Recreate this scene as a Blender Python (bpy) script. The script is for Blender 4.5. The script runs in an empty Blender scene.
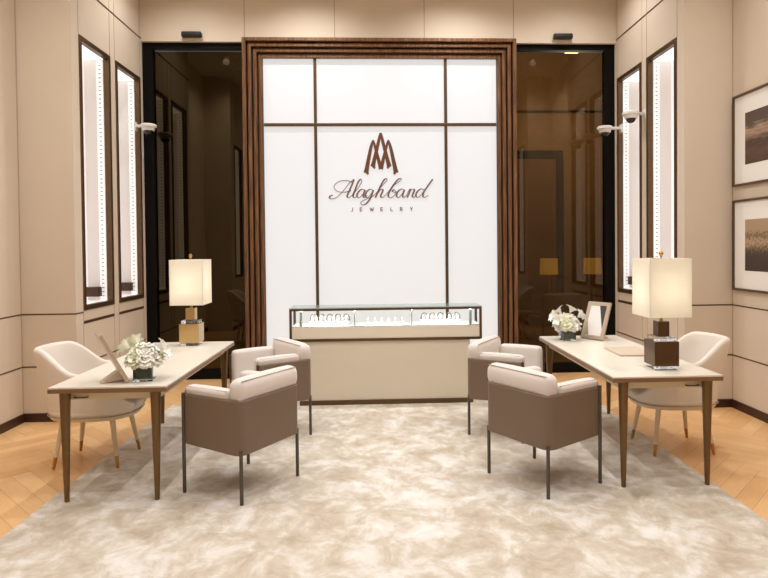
import bpy, bmesh, math, random
from mathutils import Vector, Matrix
random.seed(7)
SC = bpy.context.scene
COL = SC.collection
PI = math.pi

# ------------------------------------------------------------------ camera
cam = bpy.data.cameras.new('camera')
camo = bpy.data.objects.new('camera', cam); COL.objects.link(camo); SC.camera = camo
F, CX, CY, YAW, PIT, ROL = 614.0, 404.0, 257.6, .04325, -.01805, .00964
cam.sensor_fit = 'HORIZONTAL'; cam.sensor_width = 36.0; cam.lens = 36.0 * F / 768
cam.shift_x = -(CX - 384) / 768; cam.shift_y = (CY - 289) / 768
cam.clip_start = .05; cam.clip_end = 100
fw = Vector((math.sin(YAW) * math.cos(PIT), math.cos(YAW) * math.cos(PIT), math.sin(PIT)))
xr = Vector((math.cos(YAW), -math.sin(YAW), 0)); dn = fw.cross(xr)
rx = math.cos(ROL) * xr + math.sin(ROL) * dn; dy = -math.sin(ROL) * xr + math.cos(ROL) * dn
mw = Matrix(((rx.x, -dy.x, -fw.x, 0), (rx.y, -dy.y, -fw.y, 0), (rx.z, -dy.z, -fw.z, 1.7), (0, 0, 0, 1)))
camo.matrix_world = mw

# ------------------------------------------------------------------ world, exposure
w = bpy.data.worlds.new('world'); SC.world = w; w.use_nodes = True
w.node_tree.nodes['Background'].inputs[0].default_value = (1, .93, .84, 1)
w.node_tree.nodes['Background'].inputs[1].default_value = .3
SC.view_settings.view_transform = 'Standard'; SC.view_settings.look = 'None'
SC.view_settings.exposure = -0.02; SC.view_settings.gamma = 1.0; SC.view_settings.use_curve_mapping = False

# room measures
XL, XR = -2.985, 3.165         # faces of the niche walls
OL, OR_ = -3.51, 3.67          # faces of the alcove walls
YB = 8.10                      # glass doors
CZ = 5.2                       # ceiling
YF = -3.0                      # wall behind the camera
LIGHTS = []                    # (x, y, watts)
for yy in (7.1, 5.0, 2.9, .6):
    for xx in (-.85, 1.03):
        LIGHTS.append((xx, yy, 80 if yy < 1 else (150 if yy > 7 else 118)))
for yy in (7.15, 4.8, 4.0, 1.6):
    for xx in ((-2.3, 2.48) if yy > 7 else (-2.72, 2.93)):
        LIGHTS.append((xx, yy, 70 if yy > 7 else 88))
LCOL = (.985, .985, 1)

# ------------------------------------------------------------------ helpers
def srgb(r, g, b):
    f = lambda c: (c / 255 / 12.92) if c <= 10 else ((c / 255 + .055) / 1.055) ** 2.4
    return (f(r), f(g), f(b), 1)

def N(nt, t, **k):
    n = nt.nodes.new(t)
    for a, v in k.items(): setattr(n, a, v)
    return n

def mat(name, col, rough=.6, metal=0, bump=0, bscale=200, vary=0, vscale=8, spec=.5, sheen=0, emit=None, es=0, stretch=None, coat=0):
    m = bpy.data.materials.new(name); m.use_nodes = True; nt = m.node_tree
    p = nt.nodes['Principled BSDF']
    p.inputs['Base Color'].default_value = col; p.inputs['Roughness'].default_value = rough
    p.inputs['Metallic'].default_value = metal; p.inputs['Specular IOR Level'].default_value = spec
    p.inputs['Sheen Weight'].default_value = sheen; p.inputs['Coat Weight'].default_value = coat
    tc = N(nt, 'ShaderNodeTexCoord'); mp = N(nt, 'ShaderNodeMapping'); nt.links.new(tc.outputs['Object'], mp.inputs[0])
    if stretch: mp.inputs['Scale'].default_value = stretch
    nz = N(nt, 'ShaderNodeTexNoise'); nz.inputs['Scale'].default_value = vscale; nz.inputs['Detail'].default_value = 5
    nt.links.new(mp.outputs[0], nz.inputs['Vector'])
    if vary:
        mx = N(nt, 'ShaderNodeMix', data_type='RGBA')
        mx.inputs[6].default_value = tuple(c * (1 - vary) for c in col[:3]) + (1,)
        mx.inputs[7].default_value = tuple(min(1, c * (1 + vary)) for c in col[:3]) + (1,)
        nt.links.new(nz.outputs['Fac'], mx.inputs[0]); nt.links.new(mx.outputs[2], p.inputs['Base Color'])
    if bump:
        nb = N(nt, 'ShaderNodeTexNoise'); nb.inputs['Scale'].default_value = bscale; nb.inputs['Detail'].default_value = 3
        nt.links.new(mp.outputs[0], nb.inputs['Vector'])
        b = N(nt, 'ShaderNodeBump'); b.inputs['Strength'].default_value = bump; b.inputs['Distance'].default_value = .002
        nt.links.new(nb.outputs['Fac'], b.inputs['Height']); nt.links.new(b.outputs[0], p.inputs['Normal'])
    if emit:
        p.inputs['Emission Color'].default_value = emit; p.inputs['Emission Strength'].default_value = es
    return m

def glassy(name, tint, ior=1.5, rough=0.0, gcol=(1, 1, 1, 1)):
    """thin sheet: sees through, mirrors by Fresnel"""
    m = bpy.data.materials.new(name); m.use_nodes = True; nt = m.node_tree; nt.nodes.clear()
    o = N(nt, 'ShaderNodeOutputMaterial'); mx = N(nt, 'ShaderNodeMixShader'); fr = N(nt, 'ShaderNodeFresnel')
    tr = N(nt, 'ShaderNodeBsdfTransparent'); gl = N(nt, 'ShaderNodeBsdfGlossy')
    fr.inputs[0].default_value = ior; tr.inputs[0].default_value = tint; gl.inputs['Roughness'].default_value = rough
    gl.inputs['Color'].default_value = gcol
    nt.links.new(fr.outputs[0], mx.inputs[0]); nt.links.new(tr.outputs[0], mx.inputs[1]); nt.links.new(gl.outputs[0], mx.inputs[2])
    nt.links.new(mx.outputs[0], o.inputs[0])
    return m

def link(name, bm, m, parent=None, smooth=False, loc=None):
    me = bpy.data.meshes.new(name)
    bmesh.ops.recalc_face_normals(bm, faces=bm.faces[:])
    bm.to_mesh(me); bm.free()
    me.materials.append(m)
    if smooth:
        for p in me.polygons: p.use_smooth = True
    o = bpy.data.objects.new(name, me); COL.objects.link(o)
    if parent: o.parent = parent
    if loc: o.location = loc
    return o

def smooth_angle(o, ang=40):
    me = o.data
    for p in me.polygons: p.use_smooth = True
    bm = bmesh.new(); bm.from_mesh(me)
    for e in bm.edges:
        if len(e.link_faces) == 2 and e.calc_face_angle(0) > math.radians(ang): e.smooth = False
    bm.to_mesh(me); bm.free(); return o

def box(bm, x0, x1, y0, y1, z0, z1, r=0, seg=2):
    b = bmesh.new()
    bmesh.ops.create_cube(b, size=1)
    for v in b.verts:
        v.co = Vector(((x0 + x1) / 2 + v.co.x * (x1 - x0), (y0 + y1) / 2 + v.co.y * (y1 - y0), (z0 + z1) / 2 + v.co.z * (z1 - z0)))
    if r: bmesh.ops.bevel(b, geom=b.edges[:], offset=r, segments=seg, affect='EDGES', profile=.5)
    merge(bm, b)

def merge(bm, b, M=None):
    if M is not None: bmesh.ops.transform(b, matrix=M, verts=b.verts[:])
    me = bpy.data.meshes.new('tmp'); b.to_mesh(me); b.free(); bm.from_mesh(me); bpy.data.meshes.remove(me)

def boxm(*a, **k):
    bm = bmesh.new(); box(bm, *a, **k); return bm

def taper(bm, base, top, rb, rt, seg=16, sq=False):
    """round tapering bar from base to top"""
    base, top = Vector(base), Vector(top); d = (top - base); q = d.to_track_quat('Z', 'Y')
    rings = []
    n = 4 if sq else seg
    for P, r in ((base, rb), (top, rt)):
        rings.append([bm.verts.new(P + q @ Vector((r * math.cos(2 * PI * (i + .5) / n), r * math.sin(2 * PI * (i + .5) / n), 0))) for i in range(n)])
    for i in range(n):
        j = (i + 1) % n
        bm.faces.new((rings[0][i], rings[0][j], rings[1][j], rings[1][i]))
    bm.faces.new(rings[0][::-1]); bm.faces.new(rings[1])

def lathe(bm, prof, c=(0, 0, 0), seg=24):
    c = Vector(c); rings = []
    for r, z in prof:
        rings.append([bm.verts.new(c + Vector((max(r, 1e-4) * math.cos(2 * PI * i / seg), max(r, 1e-4) * math.sin(2 * PI * i / seg), z))) for i in range(seg)])
    for a, b in zip(rings, rings[1:]):
        for i in range(seg):
            j = (i + 1) % seg; bm.faces.new((a[i], a[j], b[j], b[i]))
    bm.faces.new(rings[0][::-1]); bm.faces.new(rings[-1])

def tube(bm, pts, r, seg=8, closed=False):
    pts = [Vector(p) for p in pts]; n = len(pts); rings = []
    up = None
    for i, p in enumerate(pts):
        a = pts[i - 1] if (i > 0 or closed) else p; b = pts[(i + 1) % n] if (i < n - 1 or closed) else p
        t = (b - a).normalized()
        if up is None: up = t.orthogonal().normalized()
        s = t.cross(up).normalized(); up = s.cross(t).normalized()
        rings.append([bm.verts.new(p + r * (math.cos(2 * PI * k / seg) * up + math.sin(2 * PI * k / seg) * s)) for k in range(seg)])
    rr = list(zip(rings, rings[1:])) + ([(rings[-1], rings[0])] if closed else [])
    for a, b in rr:
        for k in range(seg):
            j = (k + 1) % seg; bm.faces.new((a[k], a[j], b[j], b[k]))
    if not closed:
        bm.faces.new(rings[0][::-1]); bm.faces.new(rings[-1])

def thing(name, label, cat, loc=(0, 0, 0), rz=0, group=None):
    o = bpy.data.objects.new(name, None); COL.objects.link(o); o.empty_display_size = .1
    o.location = loc; o.rotation_euler = (0, 0, rz); o['label'] = label; o['category'] = cat
    if group: o['group'] = group
    return o

def tag(o, label, cat, group=None):
    o['label'] = label; o['category'] = cat
    if group: o['group'] = group
    return o

def struct(o):
    o['kind'] = 'structure'; return o

def copy_tree(o, parent=None):
    c = o.copy(); COL.objects.link(c)
    if parent: c.parent = parent
    for ch in list(o.children): copy_tree(ch, c)
    return c

def dup(src, loc, rz, label, group=None):
    c = copy_tree(src); c.location = loc; c.rotation_euler = (0, 0, rz); c['label'] = label
    if group: c['group'] = group
    return c

# ------------------------------------------------------------------ materials
M = {}
M['wall'] = mat('woven_wall_fabric', srgb(216, 200, 180), .85, bump=.25, bscale=260, vary=.035, vscale=3, spec=.25)
M['bulk'] = mat('painted_bulkhead', srgb(220, 205, 184), .7, spec=.3)
M['groove'] = mat('shadow_gap_bronze', srgb(84, 60, 40), .5, metal=.3)
M['seam'] = mat('panel_seam', srgb(186, 165, 140), .8)
M['ceil'] = mat('ceiling_paint', srgb(236, 226, 208), .9)
M['base'] = mat('skirting_dark_wood', srgb(62, 34, 22), .4)
M['bronze'] = mat('bronze_frame', srgb(100, 78, 54), .35, metal=.6, vary=.1, vscale=20)
M['bronze_dk'] = mat('dark_bronze', srgb(74, 55, 40), .4, metal=.5)
M['white_panel'] = mat('opal_light_panel', srgb(150, 150, 152), .4, emit=(1, 1, 1, 1), es=.62)
M['niche_back'] = mat('opal_niche_panel', srgb(225, 214, 214), .5, emit=(1, .90, .88, 1), es=.5)
M['niche_top'] = mat('niche_light_tray', (.9, .9, .9, 1), .5, emit=(1, .97, .92, 1), es=.85)
M['led_strip'] = mat('led_strip', (.9, .9, .9, 1), .5, emit=(1, .97, .95, 1), es=.45)
M['led_dot'] = mat('strip_slots', srgb(190, 176, 170), .5)
M['black'] = mat('black_metal', srgb(9, 6, 5), .6, spec=.15)
M['blackplastic'] = mat('black_plastic', srgb(28, 26, 26), .35)
M['camwhite'] = mat('white_plastic', srgb(232, 228, 222), .35)
M['smoke'] = mat('smoked_dome', srgb(40, 36, 34), .08)
M['sign'] = mat('brown_lettering', srgb(104, 66, 44), .4)
M['sign2'] = mat('mauve_brown_lettering', srgb(122, 92, 84), .4)
M['cream_leather'] = mat('cream_fabric', srgb(224, 214, 206), .7, bump=.15, bscale=160, vary=.03, vscale=6, sheen=.2)
M['white_leather'] = mat('ivory_upholstery', srgb(232, 222, 210), .5, bump=.08, bscale=120, vary=.02)
M['taupe'] = mat('taupe_leather', srgb(120, 100, 82), .5, bump=.15, bscale=180, vary=.06, vscale=5)
M['gun'] = mat('gunmetal_leg', srgb(92, 84, 76), .35, metal=.7)
M['piping'] = mat('piping', srgb(170, 150, 134), .7)
M['leg_cream'] = mat('ivory_lacquer', srgb(222, 202, 172), .35)
M['brass'] = mat('brass', srgb(186, 140, 72), .28, metal=.9)
M['bronze_leg'] = mat('brushed_bronze', srgb(116, 88, 52), .35, metal=.55, vary=.12, vscale=12, stretch=(1, 1, .1))
M['desk_top'] = mat('shagreen_top', srgb(232, 224, 208), .32, bump=.05, bscale=300, vary=.03, vscale=5)
M['desk_edge'] = mat('walnut_edge', srgb(128, 94, 64), .35, vary=.1, vscale=18)
M['apron'] = mat('cream_apron', srgb(224, 206, 172), .5)
M['counter'] = mat('counter_panel', srgb(222, 211, 190), .6, vary=.02, vscale=3)
M['drawer'] = mat('counter_drawer', srgb(236, 224, 204), .55)
M['white'] = mat('white_satin', srgb(240, 238, 234), .5)
M['silver'] = mat('silver', srgb(200, 196, 192), .2, metal=1)
M['gold'] = mat('gold', srgb(196, 140, 84), .22, metal=1)
M['glass'] = glassy('clear_glass', (.975, .99, .985, 1), 1.35)
M['glass_edge'] = mat('glass_edge', srgb(176, 194, 188), .15)
M['crystal'] = glassy('crystal', (.93, .94, .95, 1), 1.9, .02)
M['tint_left'] = mat('smoked_mirror_glass', srgb(66, 58, 44), .02, metal=1, spec=.2)
M['tint_right'] = glassy('bronze_tinted_glass', (.66, .58, .44, 1), 1.5, gcol=(1, .88, .7, 1))
M['mirror_beige'] = mat('polished_block_beige_reflection', srgb(196, 166, 116), .18, metal=.85)  # left lamp's mirrored metal, with the beige room reflection put into its colour
M['mirror_brown'] = mat('polished_block_brown_reflection', srgb(94, 72, 48), .2, metal=.75)  # right lamp's mirrored metal, with the brown reflection put into its colour
M['petal'] = mat('white_petals', srgb(248, 246, 236), .6, sheen=.2, vary=.02)
M['petal_in'] = mat('pale_green_petals', srgb(240, 240, 212), .6)
M['leaf'] = mat('dark_leaves', srgb(40, 62, 30), .45, vary=.3, vscale=20)
M['mat_board'] = mat('white_mat_board', srgb(238, 234, 226), .8)
M['silverframe'] = mat('champagne_frame', srgb(196, 180, 160), .3, metal=.4)
M['folder'] = mat('beige_folder', srgb(214, 196, 176), .5)
M['room_dark'] = mat('brown_made_up_room', srgb(120, 86, 50), .8)
M['room_stone'] = mat('stone_made_up_room', srgb(150, 120, 84), .9, bump=.6, bscale=14, vary=.25, vscale=10)

def shade_mat():
    m = bpy.data.materials.new('linen_lamp_shade'); m.use_nodes = True; nt = m.node_tree; nt.nodes.clear()
    o = N(nt, 'ShaderNodeOutputMaterial'); a = N(nt, 'ShaderNodeAddShader'); mx = N(nt, 'ShaderNodeMixShader')
    d = N(nt, 'ShaderNodeBsdfDiffuse'); t = N(nt, 'ShaderNodeBsdfTranslucent')
    d.inputs[0].default_value = srgb(246, 242, 232); t.inputs[0].default_value = srgb(252, 247, 236)
    mx.inputs[0].default_value = .45
    nt.links.new(d.outputs[0], mx.inputs[1]); nt.links.new(t.outputs[0], mx.inputs[2]); nt.links.new(mx.outputs[0], o.inputs[0])
    return m
M['shade'] = shade_mat()
M['lens'] = mat('lit_lens', (.9, .9, .9, 1), .5, emit=(1, .95, .88, 1), es=14)

def wood_floor_mat():
    m = bpy.data.materials.new('oak_parquet'); m.use_nodes = True; nt = m.node_tree; p = nt.nodes['Principled BSDF']
    at = N(nt, 'ShaderNodeAttribute'); at.attribute_name = 'tone'
    uv = N(nt, 'ShaderNodeUVMap'); mp = N(nt, 'ShaderNodeMapping'); mp.inputs['Scale'].default_value = (3, 40, 1)
    nt.links.new(uv.outputs[0], mp.inputs[0])
    nz = N(nt, 'ShaderNodeTexNoise'); nz.inputs['Scale'].default_value = 2; nz.inputs['Detail'].default_value = 6
    nt.links.new(mp.outputs[0], nz.inputs['Vector'])
    ma = N(nt, 'ShaderNodeMath', operation='MULTIPLY_ADD'); ma.inputs[1].default_value = .45; nt.links.new(nz.outputs['Fac'], ma.inputs[0])
    sep = N(nt, 'ShaderNodeMath', operation='MULTIPLY'); sep.inputs[1].default_value = .62; nt.links.new(at.outputs['Fac'], sep.inputs[0])
    nt.links.new(sep.outputs[0], ma.inputs[2])
    cr = N(nt, 'ShaderNodeValToRGB'); e = cr.color_ramp.elements
    e[0].position = .1; e[0].color = srgb(218, 164, 106); e[1].position = .9; e[1].color = srgb(246, 204, 148)
    nt.links.new(ma.outputs[0], cr.inputs[0]); nt.links.new(cr.outputs[0], p.inputs['Base Color'])
    p.inputs['Roughness'].default_value = .3
    return m

def rug_mat():
    m = bpy.data.materials.new('mottled_silk_rug'); m.use_nodes = True; nt = m.node_tree; p = nt.nodes['Principled BSDF']
    tc = N(nt, 'ShaderNodeTexCoord'); mp = N(nt, 'ShaderNodeMapping'); nt.links.new(tc.outputs['Object'], mp.inputs[0])
    mp.inputs['Scale'].default_value = (1, .85, 1); mp.inputs['Rotation'].default_value = (0, 0, .5)
    n1 = N(nt, 'ShaderNodeTexNoise'); n1.inputs['Scale'].default_value = 4.6; n1.inputs['Detail'].default_value = 9; n1.inputs['Roughness'].default_value = .68; n1.inputs['Distortion'].default_value = .5
    n2 = N(nt, 'ShaderNodeTexNoise'); n2.inputs['Scale'].default_value = 1.1; n2.inputs['Detail'].default_value = 3
    n3 = N(nt, 'ShaderNodeTexNoise'); n3.inputs['Scale'].default_value = 14; n3.inputs['Detail'].default_value = 4
    for n in (n1, n2, n3): nt.links.new(mp.outputs[0], n.inputs['Vector'])
    a = N(nt, 'ShaderNodeMath', operation='MULTIPLY_ADD'); a.inputs[1].default_value = .40; nt.links.new(n2.outputs['Fac'], a.inputs[0]); nt.links.new(n1.outputs['Fac'], a.inputs[2])
    b = N(nt, 'ShaderNodeMath', operation='MULTIPLY_ADD'); b.inputs[1].default_value = .22; nt.links.new(n3.outputs['Fac'], b.inputs[0]); nt.links.new(a.outputs[0], b.inputs[2])
    cr = N(nt, 'ShaderNodeValToRGB'); e = cr.color_ramp.elements
    e[0].position = .62; e[0].color = srgb(180, 164, 142); e[1].position = 1.0; e[1].color = srgb(230, 227, 221)
    k = e.new(.80); k.color = srgb(204, 193, 176); k = e.new(.88); k.color = srgb(218, 211, 200)
    nt.links.new(b.outputs[0], cr.inputs[0]); nt.links.new(cr.outputs[0], p.inputs['Base Color'])
    p.inputs['Roughness'].default_value = .9; p.inputs['Specular IOR Level'].default_value = .2; p.inputs['Sheen Weight'].default_value = .15
    bp = N(nt, 'ShaderNodeBump'); bp.inputs['Strength'].default_value = .4; bp.inputs['Distance'].default_value = .01
    nt.links.new(b.outputs[0], bp.inputs['Height']); nt.links.new(bp.outputs[0], p.inputs['Normal'])
    return m

def walnut_mat():
    m = mat('walnut_frame', srgb(116, 74, 46), .38)
    nt = m.node_tree; p = nt.nodes['Principled BSDF']
    tc = N(nt, 'ShaderNodeTexCoord'); mp = N(nt, 'ShaderNodeMapping'); mp.inputs['Scale'].default_value = (22, 22, 1.3)
    nz = N(nt, 'ShaderNodeTexNoise'); nz.inputs['Scale'].default_value = 2; nz.inputs['Detail'].default_value = 5
    cr = N(nt, 'ShaderNodeValToRGB'); e = cr.color_ramp.elements
    e[0].position = .35; e[0].color = srgb(80, 50, 28); e[1].position = .7; e[1].color = srgb(134, 94, 60)
    nt.links.new(tc.outputs['Object'], mp.inputs[0]); nt.links.new(mp.outputs[0], nz.inputs['Vector'])
    nt.links.new(nz.outputs['Fac'], cr.inputs[0]); nt.links.new(cr.outputs[0], p.inputs['Base Color'])
    return m
M['walnut'] = walnut_mat()

def print_mat(kind):
    m = mat('framed_print_' + kind, (.2, .15, .1, 1), .6); nt = m.node_tree; p = nt.nodes['Principled BSDF']
    tc = N(nt, 'ShaderNodeTexCoord'); sp = N(nt, 'ShaderNodeSeparateXYZ'); nt.links.new(tc.outputs['Generated'], sp.inputs[0])
    mp = N(nt, 'ShaderNodeMapping'); nt.links.new(tc.outputs['Generated'], mp.inputs[0])
    nz = N(nt, 'ShaderNodeTexNoise'); nz.inputs['Detail'].default_value = 6
    nt.links.new(mp.outputs[0], nz.inputs['Vector'])
    if kind == 'sky':
        mp.inputs['Scale'].default_value = (1, 1.2, 7); nz.inputs['Scale'].default_value = 2.5
    else:
        mp.inputs['Scale'].default_value = (1, 9, 9); nz.inputs['Scale'].default_value = 2
    ma = N(nt, 'ShaderNodeMath', operation='MULTIPLY_ADD'); ma.inputs[1].default_value = .45; nt.links.new(nz.outputs['Fac'], ma.inputs[0]); nt.links.new(sp.outputs['Z'], ma.inputs[2])
    cr = N(nt, 'ShaderNodeValToRGB'); e = cr.color_ramp.elements
    e[0].position = 0; e[0].color = srgb(58, 42, 32)
    if kind == 'sky':
        e[1].position = 1.0; e[1].color = srgb(88, 70, 60)
        for q, c in ((.45, (92, 66, 50)), (.62, (70, 50, 40)), (.78, (150, 120, 98)), (.86, (176, 148, 124))):
            k = e.new(q); k.color = srgb(*c)
    else:
        e[1].position = 1.0; e[1].color = srgb(170, 144, 112)
        for q, c in ((.55, (64, 50, 42)), (.64, (100, 80, 62)), (.8, (182, 154, 120)), (.9, (110, 88, 64))):
            k = e.new(q); k.color = srgb(*c)
    nt.links.new(ma.outputs[0], cr.inputs[0]); nt.links.new(cr.outputs[0], p.inputs['Base Color'])
    return m

# ------------------------------------------------------------------ the setting: floor
def make_floor():
    L, W = .78, .13; n = 6; bm = bmesh.new(); uvl = bm.loops.layers.uv.new('UVMap'); fl = bm.faces.layers.float.new('tone')
    ca, sa = math.cos(PI / 4), math.sin(PI / 4); g = .0008
    cx, cy = .08, 2.6
    for k in range(-70, 71):
        for mm in range(-7, 8):
            for t in (0, 1):
                if t == 0: x0, y0, x1, y1 = k * W + mm * 2 * L, k * W, k * W + mm * 2 * L + L, k * W + W
                else: x0, y0 = k * W + L + mm * 2 * L, k * W + W - L; x1, y1 = x0 + W, y0 + L
                cs = [(x0 + g, y0 + g), (x1 - g, y0 + g), (x1 - g, y1 - g), (x0 + g, y1 - g)]
                R = [(cx + a * ca - b * sa, cy + a * sa + b * ca) for a, b in cs]
                mx = sum(p[0] for p in R) / 4; my = sum(p[1] for p in R) / 4
                if not (OL - .5 < mx < OR_ + .5 and YF - .5 < my < YB + .6): continue
                f = bm.faces.new([bm.verts.new((p[0], p[1], 0)) for p in R])
                f[fl] = random.random() * .75 + (.25 if t else 0)
                o1, o2 = random.random() * 20, random.random() * 20
                for lp, (a, b) in zip(f.loops, cs):
                    lp[uvl].uv = ((a + o1, b + o2) if t == 0 else (b + o1, a + o2))
    for pt, no in (((OL, 0, 0), (-1, 0, 0)), ((OR_, 0, 0), (1, 0, 0)), ((0, YF, 0), (0, -1, 0)), ((0, YB + .25, 0), (0, 1, 0))):
        bmesh.ops.bisect_plane(bm, geom=bm.verts[:] + bm.edges[:] + bm.faces[:], plane_co=pt, plane_no=no, clear_outer=True)
    for f in bm.faces:
        if f.normal.z < 0: f.normal_flip()
    me = bpy.data.meshes.new('floor'); bm.to_mesh(me); bm.free(); me.materials.append(wood_floor_mat())
    o = bpy.data.objects.new('floor', me); COL.objects.link(o); struct(o)
    s = struct(link('floor', boxm(OL - .1, OR_ + .9, YF - .1, 11.2, -.1, -.002), M['desk_edge'])); s.name = 'floor.001'
make_floor()

struct(link('ceiling', boxm(OL - .1, OR_ + .9, YF - .1, 11.2, CZ, CZ + .1), M['ceil']))

# side walls (alcove wall, its two returns, niche walls with openings)
NZ0, NZ1 = 1.08, 3.87
NICHES = ((6.355, 7.075), (7.215, 7.95))
NEAR = ((1.55, 2.27), (2.43, 3.15))
def side_wall(name, s, xf, xo):
    """s = +1 right wall, -1 left; xf niche face, xo alcove face"""
    bm = bmesh.new()
    def B(xa, xb, y0, y1, z0, z1): box(bm, min(xa, xb), max(xa, xb), y0, y1, z0, z1)
    t = .035
    for (ya, yb, openings) in ((6.2, YB + .12, NICHES), (YF, 3.45, NEAR)):
        B(xf, xf + s * t, ya, yb, 0, NZ0); B(xf, xf + s * t, ya, yb, NZ1, CZ)
        ys = [ya] + [q for o in openings for q in o] + [yb]
        for i in range(0, len(ys), 2): B(xf, xf + s * t, ys[i], ys[i + 1], NZ0, NZ1)
    B(xf + s * t, xo + s * .08, 6.2, 6.25, 0, CZ)
    B(xf + s * t, xo + s * .08, 3.40, 3.45, 0, CZ)
    B(xo, xo + s * .08, 3.45, 6.2, 0, CZ)
    return struct(link(name, bm, M['wall']))
side_wall('wall_left', -1, XL, OL)
side_wall('wall_right', 1, XR, OR_)
bm = bmesh.new(); box(bm, OL - .08, OR_ + .08, YF - .08, YF, 0, CZ)
struct(link('wall_front', bm, M['wall']))
# back bulkhead with the space of the sign and both doors below
bm = bmesh.new(); BY = 8.0
box(bm, XL, XR, BY, 8.3, 4.345, CZ)
box(bm, -1.62, 1.75, 8.02, 8.30, 0, 4.345)
struct(link('wall_back', bm, M['bulk']))

# seams and shadow gaps
def strips(name, m, lst):
    bm = bmesh.new()
    for a in lst: box(bm, *a)
    return struct(link(name, bm, m))
G = []; S = []
e = .003; h = .006
for s, xf, xo in ((-1, XL, OL), (1, XR, OR_)):
    def SX(l, x, y0, y1, z0, z1): l.append((min(x, x - s * e), max(x, x - s * e), y0, y1, z0, z1))
    SX(G, xf, 6.2, BY, 4.375, 4.393)
    SX(G, xf, 6.35, BY, .545 - h, .545 + h)
    SX(G, xf, 6.2, 6.35, 1.065 - h, 1.065 + h)
    SX(G, xo, 3.45, 6.2, 1.065 - h, 1.065 + h); SX(G, xo, 3.45, 6.2, .545 - h, .545 + h)
    for a, b in NICHES: SX(G, xf, a, b, .945, .975)
    for y in (6.350, 7.080, 7.205, 7.955):
        SX(S, xf, y - .003, y + .003, .09, NZ0); SX(S, xf, y - .003, y + .003, NZ1, CZ)
    SX(S, xo, 6.185, 6.197, .09, CZ)
    x0, x1 = sorted((xf - s * 0, xo))
    G.append((x0, x1, 6.2 - e, 6.2, 1.065 - h, 1.065 + h)); G.append((x0, x1, 6.2 - e, 6.2, .545 - h, .545 + h))
for x in (-1.673, -.522, .638, 1.806): S.append((x - .006, x + .006, BY - e, BY, 4.345, CZ))
strips('trim_1', M['groove'], G)
strips('trim_2', M['seam'], S)
for nm, s, xf, xo in (('left', -1, XL, OL), ('right', 1, XR, OR_)):
    bm = bmesh.new()
    def B(xa, xb, y0, y1): box(bm, min(xa, xb), max(xa, xb), y0, y1, 0, .085)
    B(xo, xo - s * .014, 3.45, 6.2); B(xf, xo, 6.186, 6.2); B(xf, xf - s * .014, 6.186, 8.05); B(xf, xf - s * .014, YF, 3.45)
    struct(link('baseboard_' + nm, bm, M['base']))

# ------------------------------------------------------------------ glass doors at the back
def glass_door(n, x0, x1, gm, black_side, y=YB):
    root = bpy.data.objects.new('door_%d' % n, None); COL.objects.link(root); struct(root)
    root.location = ((x0 + x1) / 2, y, 0); hw = (x1 - x0) / 2
    bw = .13
    bm = bmesh.new(); box(bm, -hw, hw, -.05, .05, 4.27, 4.345)
    if black_side < 0: box(bm, -hw, -hw + bw, -.05, .05, 0, 4.27); box(bm, hw - .03, hw, -.05, .05, 0, 4.27)
    else: box(bm, hw - bw, hw, -.05, .05, 0, 4.27); box(bm, -hw, -hw + .03, -.05, .05, 0, 4.27)
    box(bm, -hw, hw, -.05, .05, 0, .12)
    link('door_frame', bm, M['black'], root)
    link('glass_pane', boxm(-hw + .02, hw - .02, 0, .012, .1, 4.25), gm, root)
    return root
glass_door(1, XL, -1.62, M['tint_left'], -1)
glass_door(2, 1.75, XR, M['tint_right'], 1)
def pane_single(o):
    bm = bmesh.new(); bm.from_mesh(o.data)
glass_r = None

# made-up dim room behind the right-hand tinted glass, standing in for its reflections
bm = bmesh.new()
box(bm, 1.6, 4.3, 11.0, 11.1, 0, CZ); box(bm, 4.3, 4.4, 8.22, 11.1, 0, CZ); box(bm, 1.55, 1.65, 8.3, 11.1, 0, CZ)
struct(link('wall_made_up', bm, M['room_stone']))
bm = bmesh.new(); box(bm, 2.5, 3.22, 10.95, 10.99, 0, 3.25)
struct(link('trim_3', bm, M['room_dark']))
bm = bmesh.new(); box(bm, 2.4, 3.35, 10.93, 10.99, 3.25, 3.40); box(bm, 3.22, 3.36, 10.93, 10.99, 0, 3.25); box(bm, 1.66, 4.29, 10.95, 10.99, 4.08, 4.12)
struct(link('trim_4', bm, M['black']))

# ------------------------------------------------------------------ sign wall frame
def sign_wall():
    root = thing('light_wall', 'tall backlit white wall panel in stepped walnut frame behind the glass counter', 'light panel', (.064, 7.93, 0))
    o = (-1.732, 1.732); step = .062
    for k in range(4):
        hw = 1.732 - k * step; zt = 4.335 - k * step * .97; yf = -.14 + k * .032; t = step * .70
        bm = bmesh.new()
        box(bm, -hw, -hw + t, yf, .05, 0, zt, .004, 1); box(bm, hw - t, hw, yf, .05, 0, zt, .004, 1)
        box(bm, -hw + t, hw - t, yf, .05, zt - t, zt, .004, 1)
        link('frame_step', bm, M['walnut'], root)
    bm = bmesh.new(); hw = 1.70
    box(bm, -hw, -1.497, -.02, .045, 0, 4.30); box(bm, 1.497, hw, -.02, .045, 0, 4.30); box(bm, -1.497, 1.497, -.02, .045, 4.115, 4.30)
    link('frame_backing', bm, M['base'], root)
    link('light_panel', boxm(-1.51, 1.51, .02, .05, 0, 4.14), M['white_panel'], root)
    for x in (-.838, .836): link('mullion', boxm(x - .019, x + .019, -.012, .02, 0, 4.12, r=.003), M['bronze'], root)
    link('crossbar', boxm(-1.49, 1.49, -.014, .02, 3.250, 3.288, r=.003), M['bronze'], root)
sign_wall()

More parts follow.
